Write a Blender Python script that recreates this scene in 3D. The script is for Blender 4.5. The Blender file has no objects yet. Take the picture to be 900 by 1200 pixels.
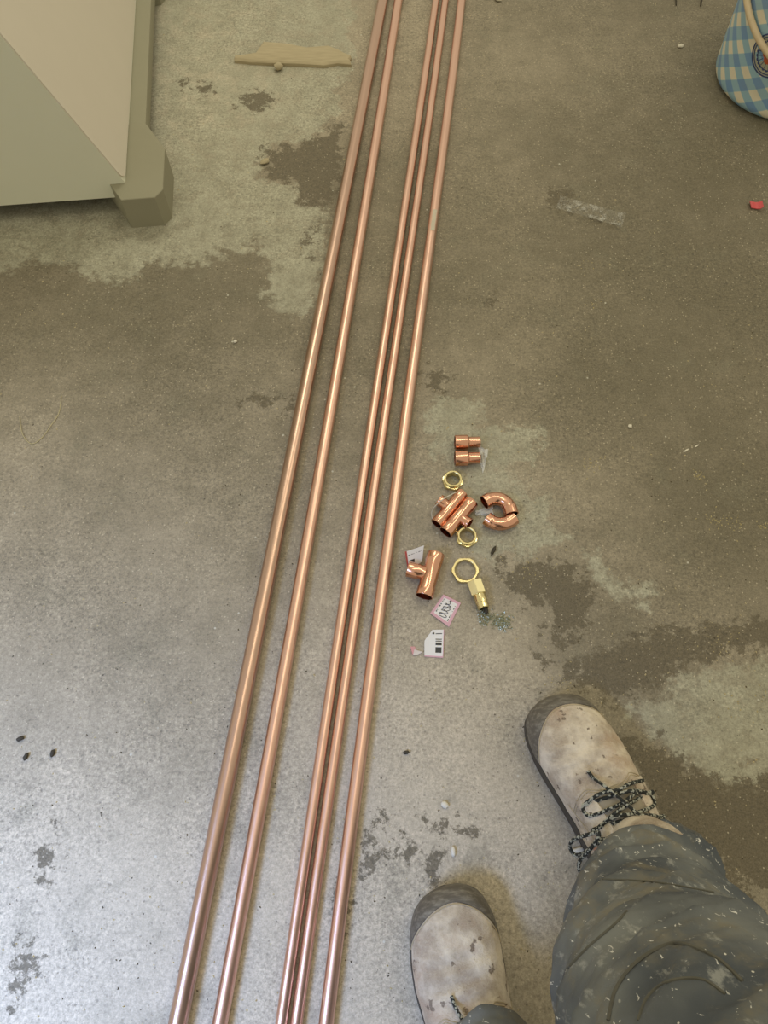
import bpy, bmesh, math, random
import numpy as np
from mathutils import Vector, Matrix, noise
from mathutils.bvhtree import BVHTree

random.seed(7)
rng = np.random.default_rng(7)
sc = bpy.context.scene
COL = sc.collection
PI = math.pi

# ------------------------------------------------------------------ camera
CAM_H, PITCH, FPX = 1.05, math.radians(66.0), 880.0      # height, degrees below the horizon, focal length in pixels of the 900x1200 frame
cd = bpy.data.cameras.new('camera')
cam = bpy.data.objects.new('camera', cd); COL.objects.link(cam)
cam.location = (0, 0, CAM_H)
cam.rotation_euler = (PI / 2 - PITCH, 0, 0)
cd.sensor_fit = 'VERTICAL'; cd.sensor_height = 36.0
cd.lens = 36.0 * FPX / 1200.0
cd.clip_start = 0.02; cd.clip_end = 60
sc.camera = cam

# ------------------------------------------------------------------ world, lamps, exposure
sc.view_settings.view_transform = 'Standard'
sc.view_settings.look = 'None'
sc.view_settings.gamma = 1.0
sc.view_settings.use_curve_mapping = False
sc.view_settings.exposure = 0.0
w = bpy.data.worlds.new('garage_air'); sc.world = w; w.use_nodes = True
bg = w.node_tree.nodes['Background']
bg.inputs[0].default_value = (1.0, 0.92, 0.69, 1); bg.inputs[1].default_value = 0.65

def area(name, loc, target, sx, sy, power, color, spread=180):
    l = bpy.data.lights.new(name, 'AREA'); l.shape = 'RECTANGLE'; l.size = sx; l.size_y = sy
    l.energy = power; l.color = color; l.spread = math.radians(spread)
    o = bpy.data.objects.new(name, l); COL.objects.link(o); o.location = loc
    o.rotation_euler = (Vector(target) - Vector(loc)).to_track_quat('-Z', 'Y').to_euler()
    return o
area('doorway_daylight', (-1.25, -0.95, 1.65), (-0.55, -0.45, 0), 1.1, 0.7, 9.8, (0.31, 0.50, 1.0), 46)
area('added_haze_fill', (-0.25, 2.3, 2.4), (-0.55, 1.30, 0), 0.8, 0.8, 2.6, (1.0, 0.96, 0.76), 75)  # added fill lamp that brightens the upper left like lens haze; no window
area('ceiling_tube_lamp', (0.75, 1.1, 2.5), (0.3, 0.8, 0), 0.12, 2.6, 12, (1.0, 0.90, 0.68), 180)

# ------------------------------------------------------------------ geometry helpers
def P(px, py, z=0.0):
    """the point at height z that the photograph shows at pixel (px, py)"""
    u = (px - 450.0) / FPX; v = (py - 600.0) / FPX
    c, s = math.cos(PITCH), math.sin(PITCH)
    d = Vector((u, c - v * s, -s - v * c))
    t = (z - CAM_H) / d.z
    return Vector((d.x * t, d.y * t, z))

def pix_ray(px, py):
    u = (px - 450.0) / FPX; v = (py - 600.0) / FPX
    c, s = math.cos(PITCH), math.sin(PITCH)
    return Vector((u, c - v * s, -s - v * c)).normalized()

def mesh(name, V, F, mat=None, smooth=True, angle=40):
    me = bpy.data.meshes.new(name)
    me.from_pydata([tuple(v) for v in V], [], F)
    if smooth:
        me.polygons.foreach_set('use_smooth', [True] * len(me.polygons))
        me.set_sharp_from_angle(angle=math.radians(angle))
    if mat: me.materials.append(mat)
    me.update()
    return me

def link(name, me, parent=None, loc=None, rot=None):
    o = bpy.data.objects.new(name, me); COL.objects.link(o)
    if parent: o.parent = parent
    if loc is not None: o.location = loc
    if rot is not None: o.rotation_euler = rot
    return o

def obj(name, VF, mat, parent=None, loc=None, rot=None, smooth=True, angle=40):
    return link(name, mesh(name, VF[0], VF[1], mat, smooth, angle), parent, loc, rot)

def tag(o, label, cat, group=None):
    o['label'] = label; o['category'] = cat
    if group: o['group'] = group
    return o

def thing(name, label, cat, loc=(0, 0, 0), rotz=0.0, group=None):
    o = bpy.data.objects.new(name, None); COL.objects.link(o)
    o.empty_display_size = 0.02
    o.location = loc; o.rotation_euler = (0, 0, rotz)
    return tag(o, label, cat, group)

def rings(R, wrap=False, cap=True):
    """skin a list of closed rings"""
    n = len(R[0]); V = [p for r in R for p in r]; F = []
    m = len(R)
    for i in range(m if wrap else m - 1):
        a, b = i * n, ((i + 1) % m) * n
        for j in range(n):
            k = (j + 1) % n
            F.append((a + j, a + k, b + k, b + j))
    if cap and not wrap:
        F.append(tuple(range(n - 1, -1, -1))); F.append(tuple((m - 1) * n + j for j in range(n)))
    return V, F

def frames(pts):
    pts = [Vector(p) for p in pts]; T = []
    for i in range(len(pts)):
        a = pts[max(0, i - 1)]; b = pts[min(len(pts) - 1, i + 1)]
        T.append((b - a).normalized())
    up = Vector((0, 0, 1))
    if abs(T[0].dot(up)) > .95: up = Vector((1, 0, 0))
    N = [(up - T[0] * T[0].dot(up)).normalized()]
    for i in range(1, len(pts)):
        v = N[-1] - T[i] * N[-1].dot(T[i])
        N.append(v.normalized())
    return pts, T, N

def tube(pts, r, n=10, squash=1.0, cap=True):
    pts, T, N = frames(pts); R = []
    for i, p in enumerate(pts):
        rr = r[i] if hasattr(r, '__len__') else r
        B = T[i].cross(N[i])
        R.append([p + B * (math.cos(2 * PI * j / n) * rr) + N[i] * (math.sin(2 * PI * j / n) * rr * squash) for j in range(n)])
    return rings(R, False, cap)

def hollow(pts, ro, ri, n=24):
    """a tube with a wall: outer rings there, inner rings back"""
    pts, T, N = frames(pts); O, I = [], []
    for i, p in enumerate(pts):
        B = T[i].cross(N[i])
        a = ro[i] if hasattr(ro, '__len__') else ro
        b = ri[i] if hasattr(ri, '__len__') else ri
        O.append([p + B * (math.cos(2 * PI * j / n) * a) + N[i] * (math.sin(2 * PI * j / n) * a) for j in range(n)])
        I.append([p + B * (math.cos(2 * PI * j / n) * b) + N[i] * (math.sin(2 * PI * j / n) * b) for j in range(n)])
    return rings(O + I[::-1], True)

def smooth_path(pts, k=6, closed=False):
    """Catmull-Rom through the points"""
    pts = [Vector(p) for p in pts]; out = []; n = len(pts)
    rngi = range(n if closed else n - 1)
    for i in rngi:
        p1, p2 = pts[i], pts[(i + 1) % n]
        p0 = pts[(i - 1) % n] if (closed or i > 0) else p1 * 2 - p2
        p3 = pts[(i + 2) % n] if (closed or i + 2 < n) else p2 * 2 - p1
        for s in range(k):
            t = s / k
            out.append(0.5 * ((2 * p1) + (p2 - p0) * t + (2 * p0 - 5 * p1 + 4 * p2 - p3) * t * t + (3 * p1 - p0 - 3 * p2 + p3) * t ** 3))
    if not closed: out.append(pts[-1])
    return out

def loop_tube(pts, r, n=8):
    m = len(pts); R = []
    pts = [Vector(p) for p in pts]
    for i in range(m):
        t = (pts[(i + 1) % m] - pts[i - 1]).normalized()
        N = (Vector((0, 0, 1)) - t * t.z)
        N = N.normalized() if N.length > .05 else Vector((1, 0, 0))
        B = t.cross(N)
        R.append([pts[i] + B * (math.cos(2 * PI * j / n) * r) + N * (math.sin(2 * PI * j / n) * r) for j in range(n)])
    return rings(R, True)

def grid_faces(nu, nv):
    return [(i * nv + j, i * nv + j + 1, (i + 1) * nv + j + 1, (i + 1) * nv + j) for i in range(nu - 1) for j in range(nv - 1)]

def shell(top, bottom, nu, nv):
    """a sheet with thickness from two nu x nv grids of points"""
    V = list(top) + list(bottom); n = nu * nv
    F = grid_faces(nu, nv) + [tuple(n + k for k in reversed(f)) for f in grid_faces(nu, nv)]
    edge = [i * nv for i in range(nu)] + [(nu - 1) * nv + j for j in range(1, nv)] + [i * nv + nv - 1 for i in range(nu - 2, -1, -1)] + [j for j in range(nv - 2, 0, -1)]
    for a, b in zip(edge, edge[1:] + edge[:1]): F.append((a, b, n + b, n + a))
    return V, F

def prism(poly, z0, z1, bev=0.0):
    """upright prism over a polygon, its top edge optionally bevelled"""
    c = sum((Vector((p[0], p[1], 0)) for p in poly), Vector()) / len(poly)
    def ring(z, inset):
        out = []
        for p in poly:
            v = Vector((p[0], p[1], 0)); d = (c - v)
            out.append(Vector((p[0], p[1], z)) + (d.normalized() * inset if d.length > 0 else d))
        return out
    R = [ring(z0, 0), ring(z1 - bev, 0)] + ([ring(z1, bev)] if bev else [])
    return rings(R)

def stone(r, sx, sy, sz, rough=.25, seed=0, sub=2):
    bm = bmesh.new(); bmesh.ops.create_icosphere(bm, subdivisions=sub, radius=1)
    for v in bm.verts:
        k = 1 + rough * noise.noise(v.co * 1.6 + Vector((seed * 3.1, seed * 1.7, 0)))
        v.co = Vector((v.co.x * sx * r * k, v.co.y * sy * r * k, v.co.z * sz * r * k))
    zmin = min(v.co.z for v in bm.verts)
    V = [v.co - Vector((0, 0, zmin)) for v in bm.verts]; F = [tuple(x.index for x in f.verts) for f in bm.faces]
    bm.free()
    return V, F

# ------------------------------------------------------------------ material helpers
def srgb(r, g, b):
    f = lambda c: (c / 255 / 12.92) if c / 255 <= .04045 else ((c / 255 + .055) / 1.055) ** 2.4
    return (f(r), f(g), f(b), 1)

class NT:
    def __init__(s, name):
        s.m = bpy.data.materials.new(name); s.m.use_nodes = True
        s.t = s.m.node_tree; s.b = s.t.nodes['Principled BSDF']
        s.co = s.t.nodes.new('ShaderNodeTexCoord')
    def n(s, typ, **kw):
        x = s.t.nodes.new('ShaderNode' + typ)
        for k, v in kw.items(): setattr(x, k, v)
        return x
    def l(s, a, b): s.t.links.new(a, b)
    def set(s, sock, v):
        if isinstance(v, bpy.types.NodeSocket): s.l(v, sock)
        else: sock.default_value = v
    def noise(s, scale, detail=4, rough=.55, vec=None, dist=0.0):
        x = s.n('TexNoise'); s.l(vec or s.co.outputs['Object'], x.inputs['Vector'])
        x.inputs['Scale'].default_value = scale; x.inputs['Detail'].default_value = detail
        x.inputs['Roughness'].default_value = rough; x.inputs['Distortion'].default_value = dist
        return x.outputs['Fac']
    def vor(s, scale, out='Distance', vec=None, feature='F1'):
        x = s.n('TexVoronoi', feature=feature); s.l(vec or s.co.outputs['Object'], x.inputs['Vector'])
        x.inputs['Scale'].default_value = scale
        return x.outputs[out]
    def math(s, op, a, b=0.0, c=None):
        x = s.n('Math', operation=op); s.set(x.inputs[0], a); s.set(x.inputs[1], b)
        if c is not None: s.set(x.inputs[2], c)
        return x.outputs[0]
    def ss(s, v, lo, hi, a=0.0, b=1.0):
        x = s.n('MapRange', interpolation_type='SMOOTHSTEP'); s.set(x.inputs['Value'], v)
        x.inputs['From Min'].default_value = lo; x.inputs['From Max'].default_value = hi
        x.inputs['To Min'].default_value = a; x.inputs['To Max'].default_value = b
        return x.outputs['Result']
    def mix(s, f, a, b, mode='MIX'):
        x = s.n('Mix', data_type='RGBA', blend_type=mode); s.set(x.inputs['Factor'], f)
        s.set(x.inputs['A'], a); s.set(x.inputs['B'], b) if False else None
        s.set(x.inputs[6], a); s.set(x.inputs[7], b)
        return x.outputs[2]
    def attr(s, name):
        x = s.n('Attribute'); x.attribute_name = name
        return x.outputs['Fac']
    def bump(s, h, strength=.3, dist=.002):
        x = s.n('Bump'); x.inputs['Strength'].default_value = strength; x.inputs['Distance'].default_value = dist
        s.l(h, x.inputs['Height']); s.l(x.outputs[0], s.b.inputs['Normal'])
    def out(s, color=None, rough=None, metal=None, **kw):
        if color is not None: s.set(s.b.inputs['Base Color'], color)
        if rough is not None: s.set(s.b.inputs['Roughness'], rough)
        if metal is not None: s.set(s.b.inputs['Metallic'], metal)
        for k, v in kw.items(): s.set(s.b.inputs[k], v)
        return s.m
# Mix node: sockets 6/7 are the colour inputs; keep the helper tidy
def _mix(s, f, a, b, mode='MIX'):
    x = s.n('Mix', data_type='RGBA', blend_type=mode); s.set(x.inputs[0], f)
    s.set(x.inputs[6], a); s.set(x.inputs[7], b)
    return x.outputs[2]
NT.mix = _mix

def plain(name, col, rough=.6, metal=0.0, var=.15, scale=60, bump=0.0):
    s = NT(name); nz = s.noise(scale, 3)
    dark = tuple(c * (1 - var) for c in col[:3]) + (1,); lite = tuple(min(1, c * (1 + var)) for c in col[:3]) + (1,)
    if bump: s.bump(nz, bump, .001)
    return s.out(s.mix(nz, dark, lite), rough, metal)

# ------------------------------------------------------------------ FLOOR
def sd_poly(X, Y, pix):
    """signed distance (negative inside) to a floor polygon given by its corners in the photograph"""
    pts = [P(*p) for p in pix]; d = np.full(X.shape, 1e9); ins = np.zeros(X.shape, bool)
    for a, b in zip(pts, pts[1:] + pts[:1]):
        ex, ey = b.x - a.x, b.y - a.y; wx, wy = X - a.x, Y - a.y
        t = np.clip((wx * ex + wy * ey) / max(ex * ex + ey * ey, 1e-12), 0, 1)
        d = np.minimum(d, np.hypot(wx - ex * t, wy - ey * t))
        c = ((a.y > Y) != (b.y > Y))
        with np.errstate(divide='ignore', invalid='ignore'):
            ins ^= c & (X < (b.x - a.x) * (Y - a.y) / ((b.y - a.y) if abs(b.y - a.y) > 1e-12 else 1e-12) + a.x)
    return np.where(ins, -d, d)

DRY = [
    [(-200, -120), (420, -120), (415, 60), (398, 110), (400, 140), (352, 165), (315, 165), (303, 195), (312, 212), (340, 216), (346, 240), (378, 249), (384, 300), (378, 345), (355, 373), (325, 358), (305, 345), (318, 300), (300, 283), (265, 292), (236, 308), (200, 307), (160, 317), (130, 322), (100, 325), (75, 315), (40, 316), (0, 322), (-200, 335)],
    [(512, 470), (540, 462), (572, 465), (575, 490), (560, 500), (600, 505), (616, 500), (629, 506), (620, 540), (603, 556), (612, 580), (645, 585), (655, 615), (690, 630), (705, 655), (735, 690), (760, 700), (768, 715), (735, 712), (715, 700), (690, 672), (670, 650), (640, 655), (610, 655), (600, 640), (560, 650), (545, 600), (520, 560), (505, 520)],
    [(715, 850), (735, 825), (780, 815), (800, 790), (860, 770), (980, 760), (980, 930), (890, 905), (850, 915), (800, 890), (775, 860), (750, 848), (730, 856)],
]
BLOT = [
    [(650, 790), (700, 760), (760, 735), (980, 720), (980, 758), (860, 768), (800, 786), (760, 812), (715, 825), (690, 815)],
    [(722, 860), (775, 868), (805, 893), (850, 918), (900, 908), (980, 935), (980, 1060), (880, 1050), (820, 1000), (765, 960), (745, 905)],
    [(585, 655), (640, 662), (668, 655), (690, 680), (705, 705), (690, 740), (660, 760), (640, 745), (640, 715), (610, 705), (590, 690)],
    [(308, 172), (345, 170), (402, 145), (398, 215), (378, 246), (348, 236), (342, 214), (316, 210)],
    [(500, 430), (530, 440), (515, 462), (505, 460)],
]
SPOT = [(515, 968, 13, 7), (546, 972, 10, 9), (508, 1017, 12, 16), (432, 1008, 14, 22), (443, 962, 9, 14), (466, 985, 10, 6), (310, 470, 20, 6), (336, 482, 8, 6), (366, 283, 7, 12), (52, 1010, 12, 26), (575, 357, 7, 5), (585, 350, 6, 4), (655, 232, 18, 12), (640, 775, 10, 8), (485, 1000, 14, 5), (712, 1000, 6, 4), (405, 1050, 9, 30), (30, 1140, 14, 30), (300, 118, 22, 12), (240, 105, 10, 8), (215, 100, 8, 6)]
DIRT_AND_LIGHT = [(100, 450, .74), (250, 450, .78), (50, 370, .85), (160, 360, .9), (260, 330, .9), (10, 350, .8), (300, 560, .74), (150, 600, .72), (200, 720, .6), (60, 700, .6), (200, 850, .5), (100, 1000, .16), (330, 1100, .25), (500, 850, .28), (550, 950, .28), (430, 400, .85), (420, 650, .6), (400, 800, .42), (600, 300, .86), (700, 200, .88), (850, 350, .98), (700, 450, .92), (830, 600, 1.0), (720, 760, .86), (680, 700, .8), (620, 80, .7), (760, 60, .8), (870, 220, 1.0), (560, 450, .7), (850, 950, .9), (780, 900, .85), (870, 1070, .4), (480, 1150, .2), (620, 1050, .3), (570, 780, .34), (200, 100, .12), (480, 250, .8), (430, 60, .55), (10, 550, .5), (20, 800, .42), (560, 600, .45), (900, 800, .7), (0, 0, .1), (0, 1200, .15)]  # dirt tones; the low value right of the trousers paints cool daylight

xs = np.concatenate([[-5, -2.5, -1.4], np.arange(-1.0, 1.0001, .006), [1.4, 2.5, 5]])
ys = np.concatenate([[-4, -1.5, -.6], np.arange(-.32, 1.9001, .006), [2.4, 3.5, 6]])
X, Y = np.meshgrid(xs, ys, indexing='ij')
dry = np.minimum.reduce([sd_poly(X, Y, p) for p in DRY])
blot = np.minimum.reduce([sd_poly(X, Y, p) for p in BLOT])
for (a, b, rx, ry) in SPOT:
    c = P(a, b); ex = abs(P(a + rx, b).x - c.x); ey = abs(P(a, b - ry).y - c.y)
    q = np.hypot((X - c.x) / ex, (Y - c.y) / ey)
    blot = np.minimum(blot, (q - 1) * min(ex, ey))
num = np.zeros(X.shape); den = np.zeros(X.shape) + 1e-9
for (a, b, v) in DIRT_AND_LIGHT:
    c = P(a, b); wgt = 1 / (((X - c.x) ** 2 + (Y - c.y) ** 2) + .006) ** 1.5
    num += wgt * v; den += wgt
dirt = num / den

m = NT('worn_concrete')
warp = m.noise(9, 6, .65)
big = m.noise(3.2, 5, .6); mid = m.noise(22, 6, .7); fine = m.noise(150, 4, .75); grit = m.noise(520, 2, .7)
edge = m.math('ADD', m.math('MULTIPLY', m.math('SUBTRACT', warp, .5), .16), m.math('MULTIPLY', m.math('SUBTRACT', m.noise(45, 6, .7), .5), .10))
dryf = m.ss(m.math('ADD', m.math('MULTIPLY', m.attr('dry'), -1), edge), -.007, .012)
bloff = m.math('ADD', m.math('MULTIPLY', m.attr('blot'), -1), m.math('MULTIPLY', m.math('SUBTRACT', m.noise(44, 8, .76), .515), .16))
blotf = m.math('MULTIPLY', m.ss(bloff, -.003, .006), .85)
dirt_and_light_f = m.math('ADD', m.attr('dirt'), m.math('MULTIPLY', m.math('SUBTRACT', big, .5), .55))
dirt_and_light_f = m.ss(m.math('ADD', dirt_and_light_f, m.math('MULTIPLY', m.math('SUBTRACT', mid, .5), .45)), .0, 1.05)
c0 = m.mix(dirt_and_light_f, (.505, .435, .325, 1), (.128, .108, .066, 1))
c0 = m.mix(m.ss(m.noise(13, 5, .7, dist=.4), .52, .7, 0, .38), c0, (.175, .160, .108, 1))
drycol = m.mix(m.ss(mid, .3, .7), (.365, .350, .262, 1), (.285, .270, .195, 1))
c1 = m.mix(m.math('MULTIPLY', dryf, m.ss(m.noise(30, 6, .75), .34, .56, .45, .95)), c0, drycol)
c1 = m.mix(blotf, c1, (.100, .080, .046, 1))
# sand grains, pores and pale flecks
def around(v, k): return m.math('MULTIPLY', m.math('SUBTRACT', v, .5), k)
amp = m.ss(m.noise(5, 4, .6), .35, .65, .45, 1.0)
gr = m.math('ADD', around(fine, 1.5), m.math('ADD', around(m.noise(230, 4, .75), 2.4), around(m.noise(70, 4, .7), .7)))
gr = m.math('ADD', 1.13, m.math('MULTIPLY', gr, amp))
cb = m.n('CombineColor')
for q in range(3): m.l(gr, cb.inputs[q])
c1 = m.mix(1.0, c1, cb.outputs[0], 'MULTIPLY')
vd = m.vor(210); vc = m.vor(210, 'Color')
sep = m.n('SeparateColor'); m.l(vc, sep.inputs[0])
fleck = m.math('MULTIPLY', m.ss(vd, .16, .26, 1, 0), m.ss(sep.outputs[0], .70, .76))
c1 = m.mix(m.math('MULTIPLY', fleck, .5), c1, (.72, .63, .46, 1))
pit = m.math('MULTIPLY', m.ss(vd, .2, .34, 1, 0), m.ss(sep.outputs[1], .78, .84))
c1 = m.mix(m.math('MULTIPLY', pit, .34), c1, (.075, .066, .045, 1))
vd2 = m.vor(62); sep2 = m.n('SeparateColor'); m.l(m.vor(62, 'Color'), sep2.inputs[0])
wfl = m.math('MULTIPLY', m.ss(m.math('ADD', vd2, m.math('MULTIPLY', fine, .12)), .13, .19, 1, 0), m.ss(sep2.outputs[0], .95, .97))
c1 = m.mix(m.math('MULTIPLY', wfl, .75), c1, (.62, .60, .50, 1))
rust = m.math('MULTIPLY', m.ss(m.noise(17, 5, .7), .66, .76), .22)
c1 = m.mix(rust, c1, (.20, .115, .055, 1))
c1 = m.mix(m.ss(grit, .25, .75), m.mix(.14, c1, (0, 0, 0, 1)), m.mix(.05, c1, (1, .97, .9, 1)))
hgt = m.math('ADD', m.math('MULTIPLY', fine, .7), m.math('ADD', m.math('MULTIPLY', grit, .35), m.math('MULTIPLY', pit, -.5)))
m.bump(hgt, .45, .0016)
floor_mat = m.out(c1, m.math('SUBTRACT', .86, m.math('MULTIPLY', dirt_and_light_f, .22)))
m.b.inputs['Specular IOR Level'].default_value = .35

nx, ny = len(xs), len(ys)
me = mesh('floor', np.stack([X.ravel(), Y.ravel(), np.zeros(X.size)], 1).tolist(), grid_faces(nx, ny), floor_mat, False)
me.flip_normals()
for nm, arr in (('dry', dry), ('blot', blot), ('dirt', dirt)):
    at = me.attributes.new(nm, 'FLOAT', 'POINT'); at.data.foreach_set('value', arr.ravel().astype(np.float32))
floor = link('floor', me); floor['kind'] = 'structure'

# ------------------------------------------------------------------ COPPER
def copper(name, base, rough, dull):
    s = NT(name)
    mp = s.n('Mapping'); s.l(s.co.outputs['Object'], mp.inputs[0]); mp.inputs['Scale'].default_value = (1, .12, 1)
    st = s.noise(70, 4, .6, mp.outputs[0]); bl = s.noise(9, 5, .65, mp.outputs[0]); sp = s.noise(180, 3, .6)
    c = s.mix(s.ss(bl, .30, .75, 0, .8), base, dull)
    c = s.mix(s.ss(sp, .70, .82, 0, .22), c, (.22, .11, .06, 1))
    r = s.math('ADD', rough, s.math('MULTIPLY', s.math('SUBTRACT', st, .45), .07))
    return s.out(c, r, 1.0)
cop_pipe = copper('drawn_copper', (.80, .52, .41, 1), .33, (.68, .44, .345, 1))
cop_dull = copper('tarnished_copper', (.62, .42, .33, 1), .30, (.50, .345, .265, 1))
cop_fit = copper('bright_copper', (.76, .42, .29, 1), .19, (.60, .31, .21, 1))
brass = NT('yellow_brass')
bn = brass.noise(260, 3); brass.bump(bn, .08, .0006)
brass = brass.out(brass.mix(bn, (.70, .58, .28, 1), (.90, .80, .46, 1)), .2, 1.0)

PIPES = [
    (.0112, cop_dull, [(0, 449), (200, 408.5), (320, 386.5), (400, 368.5), (520, 347.5), (600, 330), (730, 303.5), (800, 287), (940, 260.4), (1060, 235.5), (1200, 210)],
     'leftmost and thickest copper pipe, dull brown, lying on concrete'),
    (.0092, cop_pipe, [(0, 467), (200, 434), (320, 416.5), (400, 400), (520, 381.5), (600, 366), (730, 344.8), (800, 329.5), (940, 306), (1060, 281.5), (1200, 259)],
     'second copper pipe from the left, lying alone beside the thickest one'),
    (.0073, cop_pipe, [(0, 511), (200, 480.5), (320, 463.5), (400, 449), (520, 433), (600, 418.7), (730, 400.5), (800, 387), (940, 369), (1060, 347.7), (1200, 331)],
     'left one of the two thin copper pipes that lie side by side'),
    (.0073, cop_pipe, [(0, 522), (200, 493.5), (320, 477.5), (400, 463.5), (520, 448), (600, 433), (730, 416), (800, 403), (940, 386.2), (1060, 364.4), (1200, 348.4)],
     'right one of the two thin copper pipes that lie side by side'),
    (.0089, cop_pipe, [(0, 541), (200, 515), (320, 500), (400, 487), (520, 473.5), (600, 460), (730, 443.5), (800, 431.5), (940, 415), (1060, 398), (1200, 383.5)],
     'rightmost copper pipe, lying closest to the scattered fittings and boots'),
]
for k, (r, mt, tr, lab) in enumerate(PIPES):
    q = [P(x, y, r) for (y, x) in tr]
    yy = np.array([p.y for p in q]); xx = np.array([p.x for p in q])
    co = np.polyfit(yy, xx, 3)
    y0, y1 = yy.min(), yy.max()
    d0 = np.polyval(np.polyder(co), y0); d1 = np.polyval(np.polyder(co), y1)
    if k == 0: END_D = d1
    d1 = END_D            # beyond the view the pipes run on side by side
    def fx(y): return np.polyval(co, y0) + d0 * (y - y0) if y < y0 else (np.polyval(co, y1) + d1 * (y - y1) if y > y1 else np.polyval(co, y))
    pts = [Vector((fx(y), y, r)) for y in np.linspace(-1.1 - .05 * k, 3.0 + .07 * ((k * 3) % 5), 90)]
    o0 = pts[0].copy()
    pipe = obj('copper_pipe', hollow([p - Vector((o0.x, o0.y, 0)) for p in pts], r, r - .001, 28), mt, None, (o0.x, o0.y, 0))
    tag(pipe, lab, 'pipe', 'long copper pipes laid out on the floor')
    if k == 4:      # scrap of label stuck on the pipe
        pl = plain('paper_scrap', srgb(190, 182, 165), .8)
        yb = P(513, 262, r).y; T, B = [], []
        for i in range(8):
            for j in range(5):
                y = yb - .025 + .05 * i / 7; a = -.25 + .75 * j / 4 + .06 * math.sin(i * 2.1)
                c = Vector((fx(y) - o0.x, y - o0.y, r))
                T.append(c + Vector((math.sin(a), 0, math.cos(a))) * (r + .0006)); B.append(c + Vector((math.sin(a), 0, math.cos(a))) * (r - .0002))
        obj('label_scrap', shell(T, B, 8, 5), pl, pipe)['label'] = 'pale scrap of paper stuck on the pipe'

# ------------------------------------------------------------------ FITTINGS
def along(a, b, z=0.0):
    """centre and heading of a piece that runs between two pixels"""
    A, B = P(a[0], a[1], z), P(b[0], b[1], z)
    d = B - A
    return (A + B) / 2, math.atan2(d.y, d.x), d.length

def lathe_x(prof_o, prof_i, n=28, hexr=None):
    """hollow turned piece along x; profiles are (x, radius)"""
    def ring(x, r, hx=False):
        out = []
        for j in range(n):
            a = 2 * PI * j / n
            rr = r
            if hx:
                b = ((a + PI / 6) % (PI / 3)) - PI / 6
                rr = r * math.cos(PI / 6) / math.cos(b)
            out.append(Vector((x, rr * math.cos(a), rr * math.sin(a))))
        return out
    R = [ring(p[0], p[1], len(p) > 2) for p in prof_o] + [ring(*p[:2]) for p in reversed(prof_i)]
    return rings(R, True)

def reducer(a, b, rb, rs, label):
    c, h, L = along(a, b, rb)
    l2 = L / 2
    po = [(-l2, rb - .0004), (-l2 + .0006, rb), (-.02 * L, rb), (.01 * L, rb - .0005), (.06 * L, rs + .0002), (.08 * L, rs), (l2 - .0006, rs), (l2, rs - .0004)]
    pi = [(-l2, rb - .0014), (-.05 * L, rb - .0014), (.06 * L, rs - .0014), (l2, rs - .0014)]
    o = obj('copper_reducer', lathe_x(po, pi), cop_fit, None, (c.x, c.y, rb), (0, 0, h), angle=30)
    return tag(o, label, 'pipe fitting', 'copper reducers side by side')
reducer((533, 518.7), (562.5, 518.0), .0120, .0088, 'short copper reducer, upper of the two lying side by side')
reducer((533, 537.2), (562.5, 536.6), .0122, .0090, 'short copper reducer, lower of the two, beside the crumpled white scrap')

def hollow_x(L, r, wall=.0013, bead=.0):
    l2 = L / 2
    po = [(-l2, r - .0003), (-l2 + .0006, r), (-.30 * L, r), (-.27 * L, r - .0007), (.27 * L, r - .0007), (.30 * L, r), (l2 - .0006, r), (l2, r - .0003)]
    pi = [(-l2, r - wall), (-.26 * L, r - wall), (-.25 * L, r - wall - .001), (.25 * L, r - wall - .001), (.26 * L, r - wall), (l2, r - wall)]
    return lathe_x(po, pi)

def tee(a, b, r, blen, bdir, label, rb=None, tilt=0.0):
    rb = rb or r
    c, h, L = along(a, b, r)
    t = thing('copper_tee', label, 'pipe fitting', (c.x, c.y, 0), h)
    obj('run', hollow_x(L, r), cop_fit, t, (0, 0, r), angle=30)
    # the branch leaves the middle of the run; bdir is +1 / -1 across it
    po = [(r * .55, rb - .0008), (r + .003, rb - .0008), (r + .005, rb), (blen - .0006, rb), (blen, rb - .0003)]
    pi = [(r * .55, rb - .0022), (r + .005, rb - .0013), (blen, rb - .0013)]
    obj('branch', lathe_x(po, pi), cop_fit, t, (0, 0, r), (0, -tilt, bdir * PI / 2), angle=30)
    return t
tee((511.5, 614), (542, 577.5), .0100, .021, 1, 'copper tee of the nested pair, with its branch towards the pipes', .0095, .15)
tee((522, 624), (553, 588), .0112, .020, -1, 'copper tee of the nested pair, with its branch towards the brass nut', .0095, .1)
tee((511, 649), (497, 699), .0130, .034, -1, 'copper tee leaning a white price tag, nearest to the rightmost pipe', .0118)

def elbow(pix, r, label):
    zc = r
    pts = smooth_path([P(x, y, zc) for x, y in pix], 6)
    c = sum(pts, Vector()) / len(pts); c.z = 0
    n = len(pts); ro = []
    for i in range(n):
        t = i / (n - 1); ro.append(r if (t < .22 or t > .78) else r - .0007)
    o = obj('copper_elbow', hollow([p - c for p in pts], ro, [q - .0013 for q in ro], 24), cop_fit, None, c, angle=30)
    return tag(o, label, 'pipe fitting', 'copper elbows lying as a pair')
elbow([(567.5, 589), (574, 585.5), (583, 584.5), (591, 587.5), (596.5, 594), (599.5, 603)], .0112, 'copper elbow, upper of the curled pair')
elbow([(570.5, 607.5), (577, 612), (586, 614), (595, 612), (602.5, 607)], .0108, 'copper elbow, lower of the curled pair, bright rim facing left')

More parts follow.
